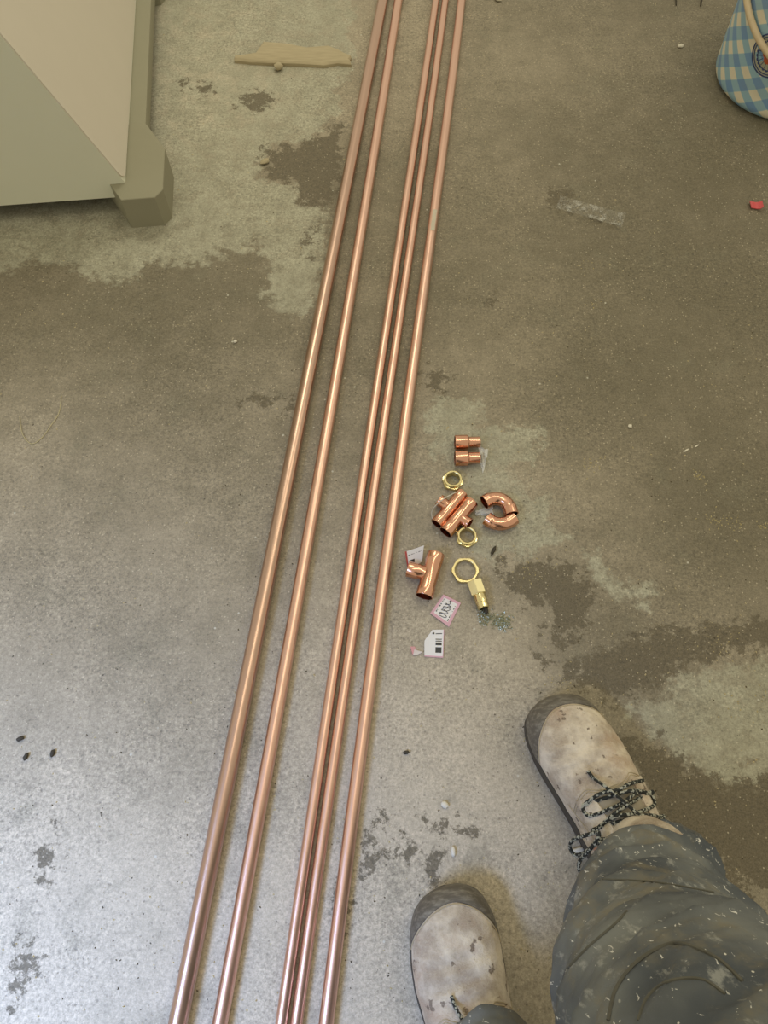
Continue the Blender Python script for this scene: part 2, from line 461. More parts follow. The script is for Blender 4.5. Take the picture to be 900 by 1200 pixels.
def hex_nut(px, py, R, ri, hgt, rot, label, flange=None):
    c = P(px, py, hgt / 2); n = 48
    def ring(z, r, hx=False, cut=1.0):
        out = []
        for j in range(n):
            a = 2 * PI * j / n
            b = ((a + PI / 6) % (PI / 3)) - PI / 6
            rr = min(r * math.cos(PI / 6) / math.cos(b), r * cut) if hx else r
            out.append(Vector((rr * math.cos(a), rr * math.sin(a), z)))
        return out
    if flange:
        hz = hgt * .52
        R_ = [ring(0, R, True, .95), ring(.0012, R, True, .97), ring(hz - .001, R, True, .97), ring(hz, R, True, .94), ring(hz + .0002, flange), ring(hgt - .0008, flange), ring(hgt, flange - .0008)]
    else:
        R_ = [ring(0, R, True, .93), ring(.0014, R, True), ring(hgt - .0014, R, True), ring(hgt, R, True, .93), ring(hgt, R * .86), ]
    inner = []
    k = 9
    for i in range(k + 1):      # thread
        z = hgt - .0006 - (hgt - .0012) * i / k
        inner.append(ring(z, ri + (.0002 if i % 2 else 0)))
    o = obj('brass_nut', rings(R_ + [ring(hgt, ri + .0008)] + inner + [ring(0, ri + .0008)], True), brass, None, (c.x, c.y, 0), (0, 0, rot), angle=28)
    return tag(o, label, 'nut', 'brass nuts among the fittings')
hex_nut(530.5, 563, .0168, .0105, .014, .25, 'brass nut just below the pair of copper reducers', .0140)
hex_nut(547, 629, .0172, .0112, .013, .1, 'brass nut between the nested tees and the flat ring nut', .0144)
hex_nut(545, 669, .0212, .0155, .007, .5236, 'wide thin brass ring nut lying flat above the hexagon-headed fitting')

# hexagon-headed brass fitting lying on its side
c, h, L = along((555.5, 681), (567, 713), .0095)
t = thing('brass_adapter', 'brass adapter with a pale hexagon head, beside the metal shavings', 'pipe fitting', (c.x, c.y, 0), h)
pale_brass = plain('pale_brass', (.93, .84, .50, 1), .33, 1.0, .08)
obj('hexagon_head', lathe_x([(-L / 2, .0108, 1), (-L / 2 + .001, .0118, 1), (-.03 * L, .0118, 1), (0, .0108, 1)], [(-L / 2, .007), (0, .007)], 36), pale_brass, t, (0, 0, .0103), (0.2, 0, 0), angle=28)
obj('collar', lathe_x([(-.001, .0085), (.0, .009), (.30 * L, .009), (.32 * L, .0084), (L / 2 - .001, .0084), (L / 2, .0078)], [(-.001, .0064), (L / 2, .0064)]), brass, t, (0, 0, .0103), angle=28)

# ------------------------------------------------------------------ TAGS
def tag_mat(name, border, pink, bars):
    """flat print of a price tag on UV: border, a bar code block (u0,u1,v0,v1, along u?) and text rules"""
    s = NT(name); uv = s.n('SeparateXYZ'); s.l(s.co.outputs['UV'], uv.inputs[0])
    u, v = uv.outputs[0], uv.outputs[1]
    def box(u0, u1, v0, v1):
        a = s.math('MULTIPLY', s.math('GREATER_THAN', u, u0), s.math('LESS_THAN', u, u1))
        b = s.math('MULTIPLY', s.math('GREATER_THAN', v, v0), s.math('LESS_THAN', v, v1))
        return s.math('MULTIPLY', a, b)
    c = (.72, .70, .68, 1)
    edge = s.math('SUBTRACT', 1, box(border[0], 1 - border[1], border[2], 1 - border[3]))
    c = s.mix(edge, c, pink)
    for (u0, u1, v0, v1, ax, sc_) in bars:
        x = s.n('TexWhiteNoise', noise_dimensions='1D')
        s.l(s.math('FLOOR', s.math('MULTIPLY', u if ax == 'u' else v, sc_)), x.inputs['W'])
        k = s.math('MULTIPLY', s.math('GREATER_THAN', x.outputs[0], .45), box(u0, u1, v0, v1))
        c = s.mix(k, c, (.03, .03, .03, 1))
    return s.out(c, .5)

def card(name, quad, zs, mat, label, cat, thick=.0005, curl=.0, clip=None, group=None):
    """a card between four floor pixels (top-left, top-right, bottom-right, bottom-left)"""
    C = [P(q[0], q[1], z) for q, z in zip(quad, zs)]
    o0 = sum(C, Vector()) / 4; o0.z = 0
    n = 11; T, B, UV = [], [], []
    for i in range(n):
        for j in range(n):
            u, v = i / (n - 1), j / (n - 1)
            uu, vv = u, v
            if clip and u < clip and v > 1 - clip and (u + (1 - v)) < clip:      # cut corner
                k = clip - (u + (1 - v)); uu, vv = u + k / 2, v - k / 2
            p = (C[3] * (1 - uu) + C[2] * uu) * (1 - vv) + (C[0] * (1 - uu) + C[1] * uu) * vv - o0
            p.z += curl * ((2 * uu - 1) ** 2) + .0002
            T.append(p + Vector((0, 0, thick))); B.append(p.copy()); UV.append((uu, vv))
    V, F = shell(T, B, n, n)
    me = mesh(name, V, F, mat, True, 50)
    lay = me.uv_layers.new(name='UVMap')
    for lp in me.loops: lay.data[lp.index].uv = UV[lp.vertex_index % (n * n)]
    o = link(name, me, None, o0)
    tag(o, label, cat, group)
    return o, C, o0
ink = plain('black_ink', (.02, .02, .025, 1), .6)
pinkm = (.50, .20, .27, 1)
# handwritten tag with pink rim
o, C, o0 = card('price_tag', [(504, 719), (519.5, 697), (540, 707), (526, 735)], (.0005,) * 4, tag_mat('handwritten_tag', (.12, .10, .14, .12), (.62, .36, .42, 1), [(.2, .85, .80, .86, 'u', 60), (.15, .8, .16, .20, 'u', 45)]), 'pink-rimmed price tag with black handwriting, lying on the concrete', 'tag', curl=.0012)
def on_card(u, v, dz=.0012): return (C[3] * (1 - u) + C[2] * u) * (1 - v) + (C[0] * (1 - u) + C[1] * u) * v - o0 + Vector((0, 0, dz + .0012 * (2 * u - 1) ** 2))
scr = [(.16, .62), (.2, .36), (.28, .32), (.30, .6), (.23, .68), (.36, .40), (.42, .33), (.46, .6), (.40, .66), (.44, .48), (.52, .36), (.60, .34), (.58, .62), (.52, .66), (.55, .50), (.64, .48), (.68, .34), (.72, .62), (.66, .66), (.76, .46), (.84, .52), (.80, .60)]
obj('handwriting', tube(smooth_path([on_card(u, v) for u, v in scr], 4), .00042, 5, .4), ink, o)['label'] = 'black handwriting'
obj('tag_hole', prism([(on_card(.88, .5).x + .0012 * math.cos(2 * PI * k / 10), on_card(.88, .5).y + .0012 * math.sin(2 * PI * k / 10)) for k in range(10)], .001, .0027), ink, o)
# bar code tag
o, C, o0 = card('barcode_tag', [(497.3, 738), (520.4, 738), (519.3, 771), (497.3, 769.5)], (.0005,) * 4, tag_mat('barcode_tag_print', (.0, .03, .05, .0), (.62, .36, .42, 1), [(.58, .90, .14, .88, 'v', 30)]), 'white tag with a cut corner and printed bars, lying below the pink-rimmed one', 'tag', curl=.001, clip=.42)
q = on_card(.46, .86)
obj('tag_hole', prism([(q.x + .0014 * math.cos(2 * PI * k / 10), q.y + .0014 * math.sin(2 * PI * k / 10)) for k in range(10)], .001, .0023), ink, o)
# folded paper end
paper = plain('white_paper', srgb(205, 195, 188), .7)
pinkp = plain('pink_paper', srgb(205, 150, 150), .7)
t = thing('paper_snippet', 'small folded pink and white paper snippet beside the cut-corner tag', 'scrap', P(487, 763))
def tri(pix, z0, z1, mat, nm, par):
    c = par.location
    pts = [P(x, y) - Vector((c.x, c.y, 0)) for x, y in pix]
    return obj(nm, prism([(p.x, p.y) for p in pts], z0, z1), mat, par, smooth=False)
tri([(481, 758), (486, 758), (488, 763), (485, 768.5), (483, 766)], 0, .002, pinkp, 'pink_end', t)
tri([(485.5, 761.5), (495.5, 764.5), (487, 768.5), (484, 768)], .0004, .0026, paper, 'white_end', t)
# tag propped on the tee
card('leaning_tag', [(474.4, 647), (496.7, 639.5), (494.5, 659), (477.5, 666)], (.013, .015, .002, .0), tag_mat('red_edged_tag', (.10, .0, .0, .0), (.42, .07, .06, 1), [(.16, .55, .06, .40, 'u', 22), (.15, .9, .70, .74, 'u', 40)]), 'white red-edged tag propped up behind the copper tee', 'tag', curl=.001)
# crumpled clear-white scrap beside the reducers
def crumple(name, quad, zs, mat, label, cat, seed, amp):
    C = [P(q[0], q[1], 0) for q in quad]; o0 = sum(C, Vector()) / 4
    n = 9; T, B = [], []
    for i in range(n):
        for j in range(n):
            u, v = i / (n - 1), j / (n - 1)
            p = (C[3] * (1 - u) + C[2] * u) * (1 - v) + (C[0] * (1 - u) + C[1] * u) * v - o0
            z = (zs[3] * (1 - u) + zs[2] * u) * (1 - v) + (zs[0] * (1 - u) + zs[1] * u) * v
            k = noise.noise(Vector((u * 3.3 + seed, v * 3.3, seed)))
            p += Vector((noise.noise(Vector((u * 4, v * 4, seed + 9))) * amp, noise.noise(Vector((u * 4, v * 4, seed + 5))) * amp, 0))
            p.z = max(0.0002, z + k * amp)
            T.append(p + Vector((0, 0, .0004))); B.append(p)
    o = obj(name, shell(T, B, n, n), mat, None, o0, smooth=False)
    return tag(o, label, cat)
film = NT('milky_film'); film.bump(film.noise(160, 3), .5, .001)
film = film.out((.78, .78, .74, 1), .25, 0.0, Alpha=.55)
crumple('plastic_scrap', [(561, 526), (571, 533), (566, 556), (562, 541)], (.010, .014, .001, .001), film, 'crumpled milky plastic scrap against the lower copper reducer', 'scrap', 3.1, .004)
crumple('clear_film', [(556, 599), (576, 593), (578, 601), (558, 606)], (.001, .004, .002, .001), film, 'small clear film scrap between the elbows and the nested tees', 'scrap', 7.4, .003)
# plastic tie looped over the nested tees
tie = NT('white_tie'); tie = tie.out(srgb(200, 195, 180), .4)
tp = [P(507, 610, .001), P(506, 600, .006), P(511, 592, .019), P(521, 584, .0245), P(532, 578, .023), P(541, 574, .010)]
tag(obj('tag_tie', tube(smooth_path(tp, 6), .0007, 7), tie), 'thin white plastic tie looped over the nested copper tees', 'tie')

# ------------------------------------------------------------------ BUCKET
def gingham():
    s = NT('gingham_plastic')
    sx = s.n('SeparateXYZ'); s.l(s.co.outputs['UV'], sx.inputs[0])
    def stripe(v, k): return s.ss(s.math('PINGPONG', s.math('MULTIPLY', v, k), 1.0), .46, .54)
    a = stripe(sx.outputs[0], 1.0); b = stripe(sx.outputs[1], 1.0)
    t = s.math('MULTIPLY', s.math('ADD', a, b), .5)
    c = s.mix(s.ss(t, 0, .5), (.80, .74, .58, 1), (.33, .52, .62, 1))
    c = s.mix(s.ss(t, .5, 1.0), c, (.20, .35, .58, 1))
    c = s.mix(s.ss(s.noise(14, 4), .5, .75, 0, .18), c, (.30, .27, .18, 1))
    return s.out(c, .38)
gm = gingham()
BC = P(911, 96); BH, BR0, BR1 = .25, .131, .144
bucket = thing('gingham_bucket', 'blue and cream chequered plastic bucket standing at the far right', 'bucket', (BC.x, BC.y, 0))
n = 96
FIL = .022
def brad(z):
    r = BR0 + (BR1 - BR0) * z / BH
    return r if z >= FIL else r - FIL * (1 - math.sqrt(max(0, 1 - (1 - max(z, 0) / FIL) ** 2)))
prof = [(0, BR0 - FIL * 1.05)] + [(z, brad(z)) for z in (0, .0006, .002, .0045, .008, .012, .017, .022)] + [(z, brad(z)) for z in np.linspace(.034, BH, 16)] + [(BH, BR1 - .003), (.006, BR0 - .028)]
def on_bucket(px, py):
    d = pix_ray(px, py); o = Vector((0, 0, CAM_H)); t = .3
    while t < 3:
        p = o + d * t; r = math.hypot(p.x - BC.x, p.y - BC.y)
        if p.z < BH and r < brad(p.z): return math.atan2(p.y - BC.y, p.x - BC.x), p.z
        t += .0005
    return None
# the cloth-like check runs slightly askew round the wall
c0_ = np.array(on_bucket(872, 60)); ex_ = (np.array(on_bucket(876, 60)) - c0_) / 4; ey_ = (np.array(on_bucket(872, 64)) - c0_) / 4
M_ = np.array([[1 / 7.6, -.16 / 7.6], [.10 / 15.5, 1 / 15.5]]) @ np.linalg.inv(np.stack([ex_, ey_], 1))
for q in (0, 1): M_[q, 0] = round(M_[q, 0] * PI) / PI           # whole checks round the wall
R = [[Vector((r * math.cos(2 * PI * j / n), r * math.sin(2 * PI * j / n), z)) for j in range(n)] for z, r in prof]
V, F = rings(R, False, True)
me = mesh('body', V, F, gm, True, 35)
lay = me.uv_layers.new(name='UVMap')
for poly in me.polygons:
    js = [me.loops[l].vertex_index % n for l in poly.loop_indices]
    wrapf = max(js) - min(js) > n / 2
    for l in poly.loop_indices:
        vi = me.loops[l].vertex_index; j = vi % n
        if wrapf and j < n / 2: j += n
        ph_ = 2 * PI * j / n - PI * 2; dv = M_ @ (np.array([ph_ + (0 if ph_ - c0_[0] > -PI else 2 * PI), V[vi].z]) - c0_); lay.data[l].uv = (dv[0] + .5 + 40, dv[1] + .35 + 40)
link('body', me, bucket)
cream = plain('cream_plastic', srgb(205, 185, 150), .45)
obj('rim', loop_tube([Vector((math.cos(a) * (BR1 + .001), math.sin(a) * (BR1 + .001), BH)) for a in np.linspace(0, 2 * PI, 64, endpoint=False)], .005), gm, bucket)
def bpt(phi, z, off=0.0): return Vector(((brad(z) + off) * math.cos(phi), (brad(z) + off) * math.sin(phi), z))
# hanging handle: droops over the wall in front of the printed badge
f1 = on_bucket(870, 20) or (-2.6, .18); f2 = on_bucket(897, 54) or (-2.2, .12)
low = f2[1] - .012; ph0 = f2[0] + .28
amp_ = (f1[1] - low) / max(.02, (1 - math.cos(f1[0] - ph0)))
hp = []
for k in range(41):
    a = ph0 - PI / 2 * 1.0 + PI * k / 40
    z = low + (BH - .012 - low) * (1 - math.cos(a - ph0)) ** .62
    hp.append(bpt(a, min(z, BH - .012), .0085))
obj('handle', tube(smooth_path(hp, 2), .0062, 10), cream, bucket)['label'] = 'cream plastic carrying handle hanging down'
# printed badge
fc = on_bucket(904, 66) or (-2.2, .10)
navy = plain('navy_print', srgb(60, 72, 120), .45); whitep = plain('pale_print', srgb(175, 175, 155), .45); redp = plain('red_print', srgb(185, 95, 60), .45)
def bpatch(rho, th, off): return bpt(fc[0] + rho * math.cos(th) / brad(fc[1]), fc[1] + rho * math.sin(th), off)
def band(r0, r1, off, n=64, wob=0, k=0):
    T, B = [], []
    for j in range(n):
        th = 2 * PI * j / n
        e = 1 + wob * abs(math.sin(k * th / 2)) if wob else 1
        T.append([bpatch(r0 * (1 if not wob else 1), th, off), bpatch(r1 * e, th, off)])
    Rr = [[T[j][0], T[j][1], bpatch(r1 * 1.0, 2 * PI * j / n, off - .0004), bpatch(r0, 2 * PI * j / n, off - .0004)] for j in range(n)]
    return rings(Rr, True)
badge = obj('badge', band(.0005, .037, .0004), whitep, bucket); badge['label'] = 'round badge printed in navy and red'
obj('badge_ring', band(.0375, .0400, .0009), navy, badge)
obj('badge_ring', band(.0335, .0352, .0009), navy, badge)
obj('badge_scallop', band(.0262, .0272, .0009, 96, .10, 24), navy, badge)
obj('badge_flower', band(.001, .0135, .0009, 60, .25, 5), redp, badge)
for k in range(18):
    th = 2 * PI * k / 18
    obj('badge_spoke', tube([bpatch(.017, th, .0006), bpatch(.0255, th + .05, .0006)], .0006, 5), navy, badge)

# ------------------------------------------------------------------ CABINET at upper left
dark_pl = plain('dark_grey_plastic', srgb(142, 138, 116), .75, 0, .03, 30)
pale_pl = plain('pale_grey_panel', srgb(214, 206, 190), .6, 0, .02, 20)
F0 = P(152, 228, .04); ang = math.radians(5.6)
ux = Vector((-math.cos(ang), -math.sin(ang), 0)); uy = Vector((-math.sin(ang), math.cos(ang), 0))
cab = thing('tool_cabinet', 'tall grey cabinet on a dark plinth with chamfered feet, at upper left', 'cabinet', (F0.x, F0.y, 0))
W, D, H = .62, .75, .80; LEAN = .345
def cp(a, b, z): return ux * a + uy * b + Vector((0, 0, z))          # a: to the left, b: to the back
def boxc(a0, a1, b0, b1, z0, z1, lean0=0, lean1=0):
    V = [cp(a0 + lean0, b0, z0), cp(a1 - lean0, b0, z0), cp(a1 - lean0, b1, z0), cp(a0 + lean0, b1, z0), cp(a0 + lean1, b0, z1), cp(a1 - lean1, b0, z1), cp(a1 - lean1, b1, z1), cp(a0 + lean1, b1, z1)]
    return V, [(0, 1, 2, 3), (7, 6, 5, 4), (0, 4, 5, 1), (1, 5, 6, 2), (2, 6, 7, 3), (3, 7, 4, 0)]
def bevelled(VF, wd, seg=2):
    bm = bmesh.new(); vs = [bm.verts.new(v) for v in VF[0]]
    for f in VF[1]: bm.faces.new([vs[i] for i in f])
    bmesh.ops.recalc_face_normals(bm, faces=bm.faces)
    bmesh.ops.bevel(bm, geom=list(bm.edges), offset=wd, segments=seg, affect='EDGES', profile=.6)
    bm.verts.index_update()
    out = [v.co.copy() for v in bm.verts], [tuple(x.index for x in f.verts) for f in bm.faces]
    bm.free(); return out
EX = -.031        # the plinth stands proud of the body on this side
def merged_body():
    a, b = boxc(0, W, 0, D, .036, .066), boxc(0, W, 0, D, .066, H, 0, LEAN * (H - .066))
    return a[0][:4] + a[0][4:] + b[0][4:], [f for f in a[1] if f != (7, 6, 5, 4)] + [tuple(i + 4 for i in f) for f in b[1] if f != (0, 1, 2, 3)]
obj('plinth', bevelled(boxc(EX, W - EX, .0015, D, .036, .064), .002), dark_pl, cab)
obj('body', merged_body(), plain('haze_lightened_plastic', srgb(214, 214, 194), .7, 0, .02, 20), cab)  # same plastic as the plinth, lightened to hold the haze over its front
# pale side panel with rounded lower corners, standing off the leaning side
def side(b, z, off, far=False):
    a = LEAN * (z - .066)
    nrm = Vector((math.cos(math.atan(LEAN)), 0, math.sin(math.atan(LEAN))))
    p = cp(a, b, z); out = -ux * nrm.x + Vector((0, 0, nrm.z))
    return p + out * off
def panel():
    rc = .018; b0, b1, z0, z1 = .001, D - .01, .069, H - .01; pl = []
    for (cb, cz, s) in ((b0 + rc, z0 + rc, PI), (b1 - rc, z0 + rc, 1.5 * PI), (b1 - rc, z1 - rc, 0), (b0 + rc, z1 - rc, .5 * PI)):
        for k in range(7):
            t = s + k / 6 * PI / 2; pl.append((cb + rc * math.cos(t), cz + rc * math.sin(t)))
    return rings([[side(b, z, -.002) for b, z in pl], [side(b, z, .0025) for b, z in pl], [side(b + (-.0008 if b > D / 2 else .0008), z + (-.0008 if z > H / 2 else .0008), .003) for b, z in pl]])
obj('side_panel', panel(), pale_pl, cab)['label'] = 'pale grey side panel with rounded corners'
obj('lid', bevelled(boxc(LEAN * (H - .066) - .015, W - LEAN * (H - .066) + .015, -.012, D + .01, H, H + .03), .006), dark_pl, cab)
# feet: chamfered blocks at the corners
fz = .038
fpx = [(131, 233), (155, 267), (193, 264), (202, 255), (204, 208), (183, 180), (165, 178), (140, 205)]
fp = [P(x, y, 0) - Vector((F0.x, F0.y, 0)) for x, y in fpx]
loc_ab = [((p.x * ux.x + p.y * ux.y), (p.x * uy.x + p.y * uy.y)) for p in fp]
for (sa, sb) in ((0, 0), (1, 0), (0, 1), (1, 1)):
    pl = [(cp(W - a if sa else a, D - b if sb else b, 0)) for a, b in loc_ab]
    obj('foot', prism([(p.x, p.y) for p in pl], 0, .0655, .001), dark_pl, cab, smooth=False)

# ------------------------------------------------------------------ PERSON: boots and trousers
person = thing('person', 'person standing in dusty lace-up boots and paint-spattered dark work trousers', 'person', (.2, -.15, 0))
PO = Vector((.2, -.15, 0))

D_ = [0, .002, .006, .014, .026, .045, .070, .095, .125, .155, .190, .225, .260, .285, .300]
HW = [.003, .016, .0265, .0365, .0435, .0490, .0520, .0520, .0490, .0450, .0410, .0395, .0380, .0300, .006]
TP = [.032, .039, .045, .0525, .059, .064, .069, .075, .086, .100, .114, .118, .112, .095, .06]
CX = [-.010, -.010, -.0095, -.009, -.008, -.006, -.003, 0, .002, .002, .001, 0, 0, 0, 0]
dd = np.linspace(0, .3, 301)
def sm(y):
    t = np.interp(dd, D_, y); k = np.ones(9) / 9
    s = np.convolve(np.pad(t, 4, 'edge'), k, 'valid')
    wv = np.clip((dd - .012) / .02, 0, 1) * np.clip((.29 - dd) / .02, 0, 1)
    return t * (1 - wv) + s * wv
HWs, TPs, CXs = sm(HW) * 1.04, sm(TP), sm(CX)
ZB = .024
def boot(toe_px, q_px, side, label):
    T = P(toe_px[0], toe_px[1], .03); Q = P(q_px[0], q_px[1], q_px[2]); hd = (T - Q); hd.z = 0; hd.normalize()
    right = Vector((hd.y, -hd.x, 0))
    def W_(x, d, z): return Vector((T.x, T.y, 0)) - hd * d + right * x + Vector((0, 0, z)) - PO
    def S0(d, a):
        hw, tp, cx = (float(np.interp(d, dd, q)) for q in (HWs, TPs, CXs))
        ca, sa = math.cos(a), math.sin(a)
        x = side * cx + hw * math.copysign(abs(ca) ** .78, ca); z = ZB + (tp - ZB) * max(0, sa) ** .82
        return Vector((x, d, z))
    def S(d, a, off=0.0):
        p = S0(d, a)
        if off:
            e = .002
            du = S0(min(.3, d + e), a) - S0(max(0, d - e), a); da = S0(d, min(PI, a + .03)) - S0(d, max(0, a - .03))
            nn = da.cross(du)
            if nn.length > 1e-12:
                nn.normalize()
                if nn.dot(p - Vector((0, d + (.02 if d < .02 else 0), .03))) < 0: nn = -nn
                p = p + nn * off
        return W_(p.x, p.y, p.z)
    b = link('boot', None, person)
    b['label'] = label
    # upper: lasted part plus ankle shaft
    na = 33; ds = np.concatenate([[0, .001, .003, .006, .010], np.linspace(.016, .294, 62), [.298, .3]])
    R = []
    for d in ds:
        r = []
        for k in range(na):
            a = PI * k / (na - 1)
            cr = .0
            if .06 < d < .12: cr = .0016 * math.sin((d - .06) * 330) * math.sin(a) ** 2      # creases behind the toes
            r.append(S(d, a, .0 + cr + .0008 * noise.noise(Vector((d * 60, a * 3, side)))))
        lo = [W_(side * float(np.interp(d, dd, CXs)) + s * float(np.interp(d, dd, HWs)) * .98, d, .012) for s in (-1, 1)]
        R.append(r + [lo[0], lo[1]])
    obj('upper', rings(R), M_suede, b)
    sh = []
    for k, z in enumerate(np.linspace(.085, .146, 8)):
        t = k / 7; rx = .044 - .004 * t; ry = .058 - .006 * t
        sh.append([W_(rx * math.cos(a), .215 + .006 * t + ry * math.sin(a), z) for a in np.linspace(0, 2 * PI, 32, endpoint=False)])
    obj('shaft', rings(sh), M_suede, b)
    # rubber sole
    out = []
    for z, g in ((0, -.001), (.003, .001), (.020, .0016), (.027, .0008)):
        ring = []
        dl = np.concatenate([[-.001, .0, .003, .008], np.linspace(.015, .285, 36), [.295, .301, .3035]])
        for s in (1, -1):
            for d in (dl if s == 1 else dl[::-1]):
                dc = min(max(d, 0), .3)
                ring.append(W_(side * float(np.interp(dc, dd, CXs)) + s * (float(np.interp(dc, dd, HWs)) + (g if .0 < d < .3 else 0)), d, z))
        out.append(ring)
    obj('sole', rings(out), M_sole, b, angle=50)
    # toe bumper of worn dark rubber, wrapping further back on the sides
    nu, nv = 41, 9; Tt, Bb = [], []
    for i in range(nu):
        a = .02 + (PI - .04) * i / (nu - 1)
        inner = math.cos(a) * side < 0
        lim = .016 + (.056 if inner else .034) * (1 - math.sin(a)) ** .85
        for j in range(nv):
            d = lim * (j / (nv - 1)) ** 1.6
            Tt.append(S(d, a, .0022 if j < nv - 1 else .0012)); Bb.append(S(d, a, -.0006))
    obj('toe_cap', shell(Tt, Bb, nu, nv), M_rubber, b)['label'] = 'worn grey rubber toe cap'
    # seam along the edge of the cap
    seam = []
    for i in range(nu):
        a = .06 + (PI - .12) * i / (nu - 1)
        inner = math.cos(a) * side < 0
        seam.append(S(.018 + (.058 if inner else .036) * (1 - math.sin(a)) ** .85, a, .0004))
    obj('toe_seam', tube(seam, .0007, 6), M_thread, b)
    # tongue and eyelet stays
    def patch(a0, a1, d0, d1, off, nu=12, nv=14, rnd=0):
        Tt, Bb = [], []
        for i in range(nu):
            for j in range(nv):
                u, v = i / (nu - 1), j / (nv - 1)
                a = a0 + (a1 - a0) * u; d = d0 + (d1 - d0) * v + rnd * (2 * u - 1) ** 2
                e = .0 if min(i, j, nu - 1 - i, nv - 1 - j) > 0 else -.0012
                Tt.append(S(d, a, off + e)); Bb.append(S(d, a, -.0008))
        return shell(Tt, Bb, nu, nv)
    obj('tongue', patch(1.16, PI - 1.16, .126, .225, .0016, rnd=.008), M_tongue, b)
    obj('eyelet_stay', patch(.62, 1.14, .128, .225, .0034), M_suede, b)
    obj('eyelet_stay', patch(PI - .62, PI - 1.14, .128, .225, .0034), M_suede, b)
    # lace: one run back and forth over the tongue
    rows = [.134, .148, .162, .176, .190]
    pts = []
    aR, aL = .80, PI - .80
    for k, d in enumerate(rows):
        a, c = (aR, aL) if k % 2 == 0 else (aL, aR)
        pts += [S(d, a, .0045), S(d + .003 * math.sin(k), a * .66 + c * .34, .008), S(d + .002, PI / 2, .009), S(d - .002, a * .34 + c * .66, .008), S(d + .002, c, .0045)]
    obj('lace', tube(smooth_path(pts, 5), .0022, 8), M_lace, b)
    pts = []
    for k, d in enumerate(rows[:-1]):
        a, c = (aL, aR) if k % 2 == 0 else (aR, aL)
        pts += [S(d + .001, a, .0052), S(d + .008, PI / 2 + (.12 if k % 2 else -.12), .0105), S(d + .016, c, .0052)]
    obj('lace', tube(smooth_path(pts, 6), .0022, 8), M_lace, b)
    s_ = 1 if side > 0 else -1
    obj('lace_end', tube(smooth_path([S(.172, PI / 2 - .08, .013), S(.150, PI / 2 + .02, .0125), S(.128, PI / 2 + .12, .009), S(.112, PI / 2 + .20, .004), S(.102, PI / 2 + .22, .0028)], 6), .0021, 8), M_lace, b)
    if side > 0:
        for lp in (((702, 976, .118), (686, 979, .10), (672, 984, .075), (668, 993, .06), (674, 1002, .06), (684, 1000, .08), (697, 988, .112)),
                   ((702, 986, .118), (688, 999, .095), (679, 1010, .07), (679, 1020, .058), (687, 1024, .06), (694, 1016, .08), (701, 1000, .112))):
            obj('lace_loop', loop_tube(smooth_path([P(*q) - PO for q in lp], 4, True), .0023), M_lace, b)
    kn = S(.192, PI / 2 + .25, .012)
    V, F = stone(.0075, 1.2, .9, .7, .5, 4, 2)
    obj('lace_knot', ([v + kn - Vector((0, 0, .005)) for v in V], F), M_lace, b)
    # seams of the upper
    for k, (d0, bow) in enumerate(((.116, .020), (.119, .020))):
        obj('vamp_seam', tube([S(d0 + bow * (abs(a - PI / 2) / 1.2) ** 2 + (.012 if abs(a - PI / 2) < .5 else 0) * math.cos((a - PI / 2) * PI), a, .0003) for a in np.linspace(.30, PI - .30, 40)], .0006, 6), M_thread, b)
    for q in (.25, PI - .25):
        obj('quarter_seam', tube([S(d, q + .25 * math.sin((d - .13) * 18) * (1 if q < 1 else -1), .0003) for d in np.linspace(.13, .24, 20)], .0006, 6), M_thread, b)
    if side > 0:      # pink lining flap beside the lace bow
        f = [P(702, 1002, .150) - PO, P(718, 979, .156) - PO, P(729, 983, .156) - PO, P(707, 1026, .150) - PO]
        Tt, Bb = [], []
        for i in range(6):
            for j in range(6):
                u, v = i / 5, j / 5
                p = (f[0] * (1 - u) + f[1] * u) * (1 - v) + (f[3] * (1 - u) + f[2] * u) * v
                p.z += .003 * math.sin(PI * u)
                Tt.append(p + Vector((0, 0, .0015))); Bb.append(p)
        obj('lining_flap', shell(Tt, Bb, 6, 6), M_lining, b)['label'] = 'pink lining with a red edge'
    return b, W_

s = NT('dusty_suede')
nz = s.noise(26, 5, .65); sp = s.noise(75, 3, .6); fi = s.noise(600, 2)
c = s.mix(s.ss(nz, .34, .66), srgb(164, 149, 130), srgb(220, 208, 187))
c = s.mix(s.ss(s.noise(15, 5, .65), .50, .68, 0, .75), c, srgb(170, 144, 120))
c = s.mix(s.ss(s.noise(58, 3, .6), .63, .67, 0, .8), c, srgb(92, 76, 62))
c = s.mix(s.ss(fi, .4, .7, 0, .25), c, srgb(205, 190, 165))
s.bump(s.math('ADD', fi, s.math('MULTIPLY', nz, 5)), .6, .0015)
M_suede = s.out(c, .9)
M_sole = plain('dark_rubber', srgb(70, 64, 55), .8, 0, .3, 60, .3)
s = NT('worn_rubber'); mp = s.n('Mapping'); s.l(s.co.outputs['Object'], mp.inputs[0]); mp.inputs['Scale'].default_value = (1, 3.5, 3.5)
nz = s.noise(50, 5, .7, mp.outputs[0])
M_rubber = s.out(s.mix(s.ss(nz, .40, .78), srgb(92, 86, 76), srgb(140, 134, 120)), .6); s.bump(nz, .3, .001)
M_thread = plain('pale_thread', srgb(175, 160, 130), .9)
M_tongue = plain('grey_tongue', srgb(150, 140, 120), .9, 0, .3, 90, .3)
s = NT('speckled_lace'); sp = s.vor(420, 'Color'); q = s.n('SeparateColor'); s.l(sp, q.inputs[0])
M_lace = s.out(s.mix(s.ss(q.outputs[0], .62, .70), srgb(38, 40, 36), srgb(165, 165, 150)), .85); s.bump(s.noise(900, 2), .5, .001)
s = NT('pink_lining'); nz = s.noise(160, 4)
M_lining = s.out(s.mix(s.ss(nz, .45, .62), srgb(176, 78, 74), srgb(178, 142, 122)), .9)

